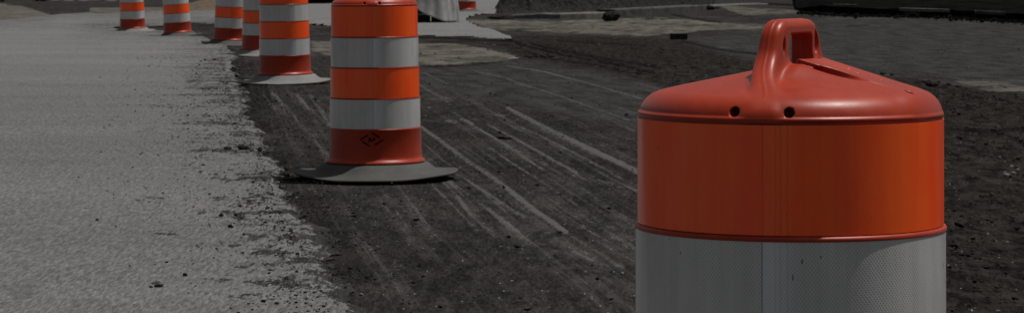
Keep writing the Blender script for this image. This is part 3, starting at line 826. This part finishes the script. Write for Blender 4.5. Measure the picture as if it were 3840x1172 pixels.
# mark on the second drum
def mark(parent):
    r = RB[4] + .0022
    def P(a, z, dr=0.0): return ((r + dr) * math.sin(a), -(r + dr) * math.cos(a), z)
    cz = Z0 + .132; ca = -.035 - math.radians(16); ws = .062 / r; hs = .036
    V = []; Fc = []
    def stroke(p, q, w):
        p = np.array(p); q = np.array(q); d = q - p; L = np.hypot(*d); n = np.array([-d[1], d[0]]) / L * w / 2
        st = 6; b = len(V)
        for i in range(st + 1):
            c = p + d * i / st
            for sg in (1, -1):
                cc = c + sg * n; V.append(P(ca + cc[0] / r, cz + cc[1]))
        for i in range(st): Fc.append((b + 2 * i, b + 2 * i + 1, b + 2 * i + 3, b + 2 * i + 2))
    A, B = .062, .036
    for p, q in (((-A, 0), (-.018, .0255)), ((.002, B), (.044, .011)), ((.062, .0), (.016, -.0275)), ((-.010, -B + .004), (-.050, -.008))): stroke(p, q, .008)
    for p, q in (((-.014, -.013), (-.009, .012)), ((-.009, .012), (.003, -.010)), ((.003, -.010), (.016, .012)), ((.016, .012), (.017, -.004))): stroke(p, q, .007)
    me = mesh_from('mark', V, Fc); o = link_mesh('mark', me, M['ink'], parent)
    bm = bmesh.new(); bm.from_mesh(me); bmesh.ops.recalc_face_normals(bm, faces=bm.faces); bm.to_mesh(me); bm.free()
    o['label'] = 'black stencilled diamond with a zigzag inside'
mark(drums[1])

# far drums beyond the bend
for i, (px, w) in enumerate([(207, 1), (250, 1), (307, 1), (352, 0), (410, 1), (588, 1)]):
    s = [80, 82, 80, 78, 84, 88][i]; Y = F / s; X = (px - 1920) / s; z = CH - (12 + [3, 4, 4, 1, 4, -2][i] + 88) / s
    LB = ['first from the left of the blurred drums far beyond the lane', 'second from the left of the blurred drums far beyond the lane',
          'third from the left of the blurred drums far beyond the lane', 'fourth from the left of the blurred far drums, standing in their gap',
          'far blurred drum nearest to the leftmost drum of the curved row', 'far blurred drum seen between the two leftmost drums of the curved row'][i]
    d = make_drum((X, Y, z - .02), i * 1.1, LB, ring_a); d['group'] = 'far drums beyond the lane'

# ------------------------------------------------------------------ white cover draped over something
g = G(1640, 86); s = F / g.y
cov = bpy.data.objects.new('covered_stack', None); COL.objects.link(cov); cov.location = (G(1590, 84).x, g.y, g.z)
tag(cov, 'white cloth cover draped over a dark timber stack behind the diamond-marked drum', 'covered stack')
co = []; na, nz = 220, 46; H = 1.35
for i in range(na):
    a = 2 * PI * i / na; c, sn_ = math.cos(a), math.sin(a)
    hem = .02 + .50 * max(0.0, min(1.0, (.50 - c) / 1.15)) ** 1.0 + .012 * math.sin(9 * a)
    for j in range(nz):
        t = j / (nz - 1); z = H - (H - hem) * t
        flare = .58 + .17 * t ** 1.5
        fold = .030 * t * (math.sin(11 * a + 2.5 * math.sin(3 * a + 2 * t) + 2.2 * t) + .5 * math.sin(23 * a + 3 * t + 2 * math.sin(2 * a))) + .03 * math.sin(4 * a + 5 * t) * t
        top = min(1, t / .10) ** .5
        rr = (flare + fold) * top
        co.append((rr * c, rr * .62 * sn_, z - .05 * (1 - top) + .02 * math.sin(5 * a) * t))
f = [(i * nz + m, i * nz + m + 1, ((i + 1) % na) * nz + m + 1, ((i + 1) % na) * nz + m) for i in range(na) for m in range(nz - 1)]
me = fast_mesh('cover', np.array(co), np.array(f)); o = link_mesh('cover', me, M['cloth'], cov)
sm = o.modifiers.new('thick', 'SOLIDIFY'); sm.thickness = .004
bm = bmesh.new()
for k in range(5):
    for sx in (-1, 0, 1):
        r_ = bmesh.ops.create_cube(bm, size=1)
        for v in r_['verts']: v.co = Vector((v.co.x * .26 + sx * .29, v.co.y * .5, v.co.z * .13 + .08 + k * .16))
    r_ = bmesh.ops.create_cube(bm, size=1)
    for v in r_['verts']: v.co = Vector((v.co.x * .92, v.co.y * .06 - .26, v.co.z * .028 + .158 + k * .16))
me = bpy.data.meshes.new('timber_stack'); bm.to_mesh(me); bm.free(); link_mesh('timber_stack', me, M['wood'], cov)

# ------------------------------------------------------------------ kerbs, gravel mound, far bits
def kerb(name, pts, w, h, mat, seed):
    """raised kerb along plan points (bottom front edge)"""
    G_ = [G(x, y) for x, y in pts]; P = []
    for a, b in zip(G_[:-1], G_[1:]):
        n = max(2, int((b - a).length / .10))
        P += [a.lerp(b, k / n) for k in range(n)]
    P.append(G_[-1])
    V = []; Fc = []
    prof = [(0, -.05), (.004, h - .02), (.02, h), (w - .02, h + .004), (w, h - .03), (w, -.05)]
    for i, p in enumerate(P):
        d = (P[min(i + 1, len(P) - 1)] - P[max(i - 1, 0)]); d.z = 0; d.normalize(); n = Vector((-d.y, d.x, 0))
        if n.y < 0: n = -n
        jn = (float(vnoise(np.array([i * .35]), np.array([seed * 1.0]), seed)[0]) - .5) * .03
        je = max(0, 1 - i / 6.0) * .04 * (seed == 1)
        for (a, b) in prof: V.append((p.x + n.x * (a + jn), p.y + n.y * (a + jn), p.z + b - je + (jn * .35 if b > 0 else 0)))
    k = len(prof)
    for i in range(len(P) - 1):
        for m in range(k - 1): Fc.append((i * k + m, (i + 1) * k + m, (i + 1) * k + m + 1, i * k + m + 1))
    Fc.append(tuple(range(k))); Fc.append(tuple(range((len(P) - 1) * k, len(P) * k))[::-1])
    me = mesh_from(name, V, Fc)
    o = link_mesh(name, me, mat); return tag(o, kind='structure')
kerb('kerb', [(1918, 67), (1990, 68), (2100, 69), (2200, 67), (2285, 63)], .42, .10, M['kerb'], 1)
kerb('kerb', [(2310, 60), (2400, 55), (2520, 48), (2650, 40)], .46, .135, M['kerb_gray'], 2)
kerb('kerb', [(2655, 24), (2780, 18), (2880, 15)], .5, .02, M['kerb'], 3)

# raised verge on the right behind a low face, shade painted into both, with pale streaks of its kerb showing
def verge():
    front = [(2985, 36), (3060, 46), (3120, 50), (3190, 55), (3330, 58), (3530, 61), (3680, 67), (3840, 78), (4300, 105)]
    V = []; Fc = []; rows = []
    for i in range(160):
        t = i / 159; x = 2985 + t * (4300 - 2985)
        y = float(np.interp(x, [p[0] for p in front], [p[1] for p in front])) + 1.2 * math.sin(x * .021) + .6 * math.sin(x * .047)
        p = G(x, y); n = float(fbm(np.array([x * .02]), np.array([3.0]), 3, 8)[0]) - .5
        h = .15 + .05 * n
        h *= float(np.interp(x, [2985, 3080, 3500, 3840, 4300], [.3, 1.1, 1.05, .9, .8]))
        V += [(p.x, p.y, p.z - .05), (p.x + .02, p.y + .03, p.z + h * .92), (p.x + .03, p.y + .12, p.z + h), (p.x + .05, p.y + .6, p.z + h),
              (p.x * 1.06, p.y * 1.06 + .3, p.z + h), (p.x * 1.3, p.y * 1.3, p.z + h + .1), (p.x * 2.2, p.y * 2.2, p.z + h + .3)]
    k = 7
    for i in range(159):
        for m in range(k - 1): Fc.append((i * k + m, (i + 1) * k + m, (i + 1) * k + m + 1, i * k + m + 1))
    me = mesh_from('verge', V, Fc)
    return tag(link_mesh('verge', me, M['face']), kind='structure')
verge()
for (xa, ya, xb, yb, mt) in ((3130, 18, 3220, 20, 'kerb_gray'), (3380, 34, 3570, 40, 'kerb'), (3665, 45, 3780, 51, 'kerb_gray')):
    # stretches of pale kerb top poking out of the dark verge
    a = G(xa, ya + 28); b = G(xb, yb + 28)
    P = [a.lerp(b, k / 12) for k in range(13)]; V = []; Fc = []
    for i, p in enumerate(P):
        w = .05 + .2 * math.sin(PI * i / 12); z = p.z + .165
        V += [(p.x, p.y + .3, z - .05), (p.x, p.y + .3, z + .012), (p.x, p.y + .3 + w, z + .016), (p.x, p.y + .3 + w, z - .05)]
    for i in range(12):
        for m in range(3): Fc.append((i * 4 + m, (i + 1) * 4 + m, (i + 1) * 4 + m + 1, i * 4 + m + 1))
    Fc += [(3, 2, 1, 0), (48, 49, 50, 51)]
    tag(link_mesh('verge_kerb', mesh_from('verge_kerb', V, Fc), M[mt]), kind='structure')

def s_verge(n):
    px = RNG.uniform(2990, 3900, n); py = np.interp(px, [2985, 3190, 3530, 3840], [46, 58, 63, 80]) + np.abs(RNG.normal(0, 3.5, n)) * np.where(px > 3500, 1.6, 1)
    return from_plan(px, py)
scatter('verge_rubble', 1500, s_verge, lambda n, p: RNG.gamma(1.3, .010, n) + .006, M['face'], 'dark rubble lying along the foot of the black verge at upper right', 'rubble')
def mound():
    a = G(1846, 52); b = G(1925, 44); c = G(2300, 34); d = G(2560, 24)
    nx_, ny_ = 300, 90; co = []
    for i in range(nx_):
        t = i / (nx_ - 1); px = 1842 + t * (2680 - 1842)
        y0 = float(np.interp(px, [1842, 1925, 2300, 2560, 2680], [56, 46, 36, 24, 18]))
        p = G(px, y0)
        hh = 1.5 * float(sstep(0, .17, np.array(t))) * float(sstep(1.0, .70, np.array(t)) if t > .7 else 1)
        for j in range(ny_):
            v = j / (ny_ - 1); Y = p.y + v * 14; X = p.x * Y / p.y
            prof = math.sin(min(v * 1.25, 1) * PI / 2) if v < .8 else math.cos((v - .8) / .2 * PI / 2)
            nse = float(fbm(np.array([X * 3.0]), np.array([Y * 1.5]), 5, 61)[0]) - .5
            co.append((X, Y, p.z - .05 + hh * prof + nse * .5 * min(1, v * 12) * min(1, t * 20)))
    f = [(i * ny_ + m, (i + 1) * ny_ + m, (i + 1) * ny_ + m + 1, i * ny_ + m + 1) for i in range(nx_ - 1) for m in range(ny_ - 1)]
    me = fast_mesh('gravel_mound', np.array(co), np.array(f), smooth=False)
    return tag(link_mesh('gravel_mound', me, M['mound']), kind='structure')
mound()

# sand heap beyond the lane
g = G(775, 40)
co = []; nn = 60
for i in range(nn):
    for j in range(nn):
        x = (i / (nn - 1) - .5) * 3.4; y = (j / (nn - 1) - .5) * 5
        r = math.hypot(x / 1.5, y / 2.3); z = .50 * max(0, 1 - r) ** .8 + .04 * (float(fbm(np.array([x * 3.]), np.array([y * 3.]), 4, 5)[0]) - .5) * (r < 1.05) - .03
        co.append((x, y, z))
f = [(i * nn + m, (i + 1) * nn + m, (i + 1) * nn + m + 1, i * nn + m + 1) for i in range(nn - 1) for m in range(nn - 1)]
o = link_mesh('sand_heap', fast_mesh('sand_heap', np.array(co), np.array(f)), M['sand'])
o.location = (g.x + .05, g.y + 2.2, g.z + .02)
tag(o, 'low heap of orange-tan sand beyond the lane, behind the left drums', 'sand heap')

# low dark wall far beyond, between the third and second drums
def box(name, loc, dim, mat, rz=0, bev=.02):
    bm = bmesh.new(); bmesh.ops.create_cube(bm, size=1)
    for v in bm.verts: v.co = Vector((v.co.x * dim[0], v.co.y * dim[1], (v.co.z + .5) * dim[2]))
    bmesh.ops.bevel(bm, geom=bm.edges[:], offset=bev, segments=2, affect='EDGES')
    me = bpy.data.meshes.new(name); bm.to_mesh(me); bm.free()
    o = link_mesh(name, me, mat); o.location = loc; o.rotation_euler = (0, 0, rz); return o

def hedge(px0, px1, py, H, D, label, seed):
    a = G(px0, py); b = G(px1, py); L = (b - a).length; n = int(2600 * L / 6)
    r = np.random.default_rng(seed)
    t = r.uniform(0, 1, n); w = r.uniform(-.5, .5, n) * D; z = r.uniform(0, 1, n) ** .8 * H
    P = np.stack([a.x + (b.x - a.x) * t, a.y + (b.y - a.y) * t + D * .5 + w, a.z + z + (fbm(t * 9, w, 3, seed) - .5) * .3], -1)
    s = r.uniform(.05, .11, n); R1 = r.normal(size=(n, 3)); R1 /= np.linalg.norm(R1, axis=1)[:, None]
    R2 = np.cross(R1, r.normal(size=(n, 3))); R2 /= np.linalg.norm(R2, axis=1)[:, None]
    co = np.stack([P - R1 * s[:, None], P + R2 * s[:, None] * .5, P + R1 * s[:, None], P - R2 * s[:, None] * .5], 1).reshape(-1, 3)
    me = fast_mesh('hedge', co, np.arange(n * 4).reshape(n, 4), smooth=False)
    root = bpy.data.objects.new('hedge', None); COL.objects.link(root); root.location = a
    o = link_mesh('foliage', me, M['hedge'], root); o.location = -a
    return tag(root, label, 'hedge')
hedge(1105, 1250, 15, .9, 1.2, 'black clipped hedge far behind the gap between the second and third nearest drums', 3)
hedge(-60, 20, 8, .8, 1.0, 'dark hedge at the far left end of the sandy ground', 5)
hedge(122, 168, 6, .6, 1.0, 'dark short hedge left of the far blurred drums', 6)
hedge(790, 806, 8, .6, .6, 'dark bush behind the drums right of the sand heap', 8)

# orange stake
g = G(3721, 44)
bm = bmesh.new(); q = bmesh.ops.create_cone(bm, segments=10, radius1=.024, radius2=.024, depth=.9, cap_ends=True)
for v in q['verts']: v.co.z += .45
q = bmesh.ops.create_cone(bm, segments=10, radius1=.024, radius2=.006, depth=.05, cap_ends=True)
for v in q['verts']: v.co.z += .925
me = bpy.data.meshes.new('stake'); bm.to_mesh(me); bm.free(); o = link_mesh('stake', me, M['stake'])
o.location = (G(3721, 18).x, G(3721, 18).y, G(3721, 18).z + .25)
tag(o, 'thin orange stake standing in the dark verge at the far right', 'stake')

# ------------------------------------------------------------------ light, sky, camera
EL = math.radians(70); AZ = math.radians(15)      # azimuth: degrees behind straight right
sd = Vector((math.cos(EL) * math.cos(AZ), math.cos(EL) * math.sin(AZ), math.sin(EL)))
sun = bpy.data.lights.new('sun', 'SUN'); sun.energy = 5.0; sun.angle = math.radians(.53); sun.color = (1.0, .965, .92)
so = bpy.data.objects.new('sun', sun); COL.objects.link(so); so.rotation_euler = (-sd).to_track_quat('-Z', 'Y').to_euler(); so.location = (20, 0, 40)

w = bpy.data.worlds.new('World'); SC.world = w; w.use_nodes = True
nt = w.node_tree; bg = nt.nodes['Background']
sky = nt.nodes.new('ShaderNodeTexSky'); sky.sky_type = 'NISHITA'; sky.sun_disc = False
sky.sun_elevation = EL; sky.sun_rotation = math.radians(78); sky.air_density = 1.0; sky.dust_density = 3.0
hs = nt.nodes.new('ShaderNodeHueSaturation'); hs.inputs['Saturation'].default_value = .25
nt.links.new(sky.outputs[0], hs.inputs['Color']); nt.links.new(hs.outputs[0], bg.inputs[0]); bg.inputs[1].default_value = .06

cam = bpy.data.cameras.new('camera'); co_ = bpy.data.objects.new('camera', cam); COL.objects.link(co_)
co_.location = (0, 0, CH); co_.rotation_euler = (PI / 2, 0, 0)
cam.sensor_width = 36; cam.lens = F / 3840 * 36; cam.shift_y = -(586 - HOR) / 3840; cam.clip_end = 9000; cam.clip_start = .1
cam.dof.use_dof = True; cam.dof.focus_distance = 5.2; cam.dof.aperture_fstop = 32
SC.camera = co_
SC.view_settings.view_transform = 'Standard'; SC.view_settings.look = 'None'; SC.view_settings.gamma = 1
SC.view_settings.exposure = -.50
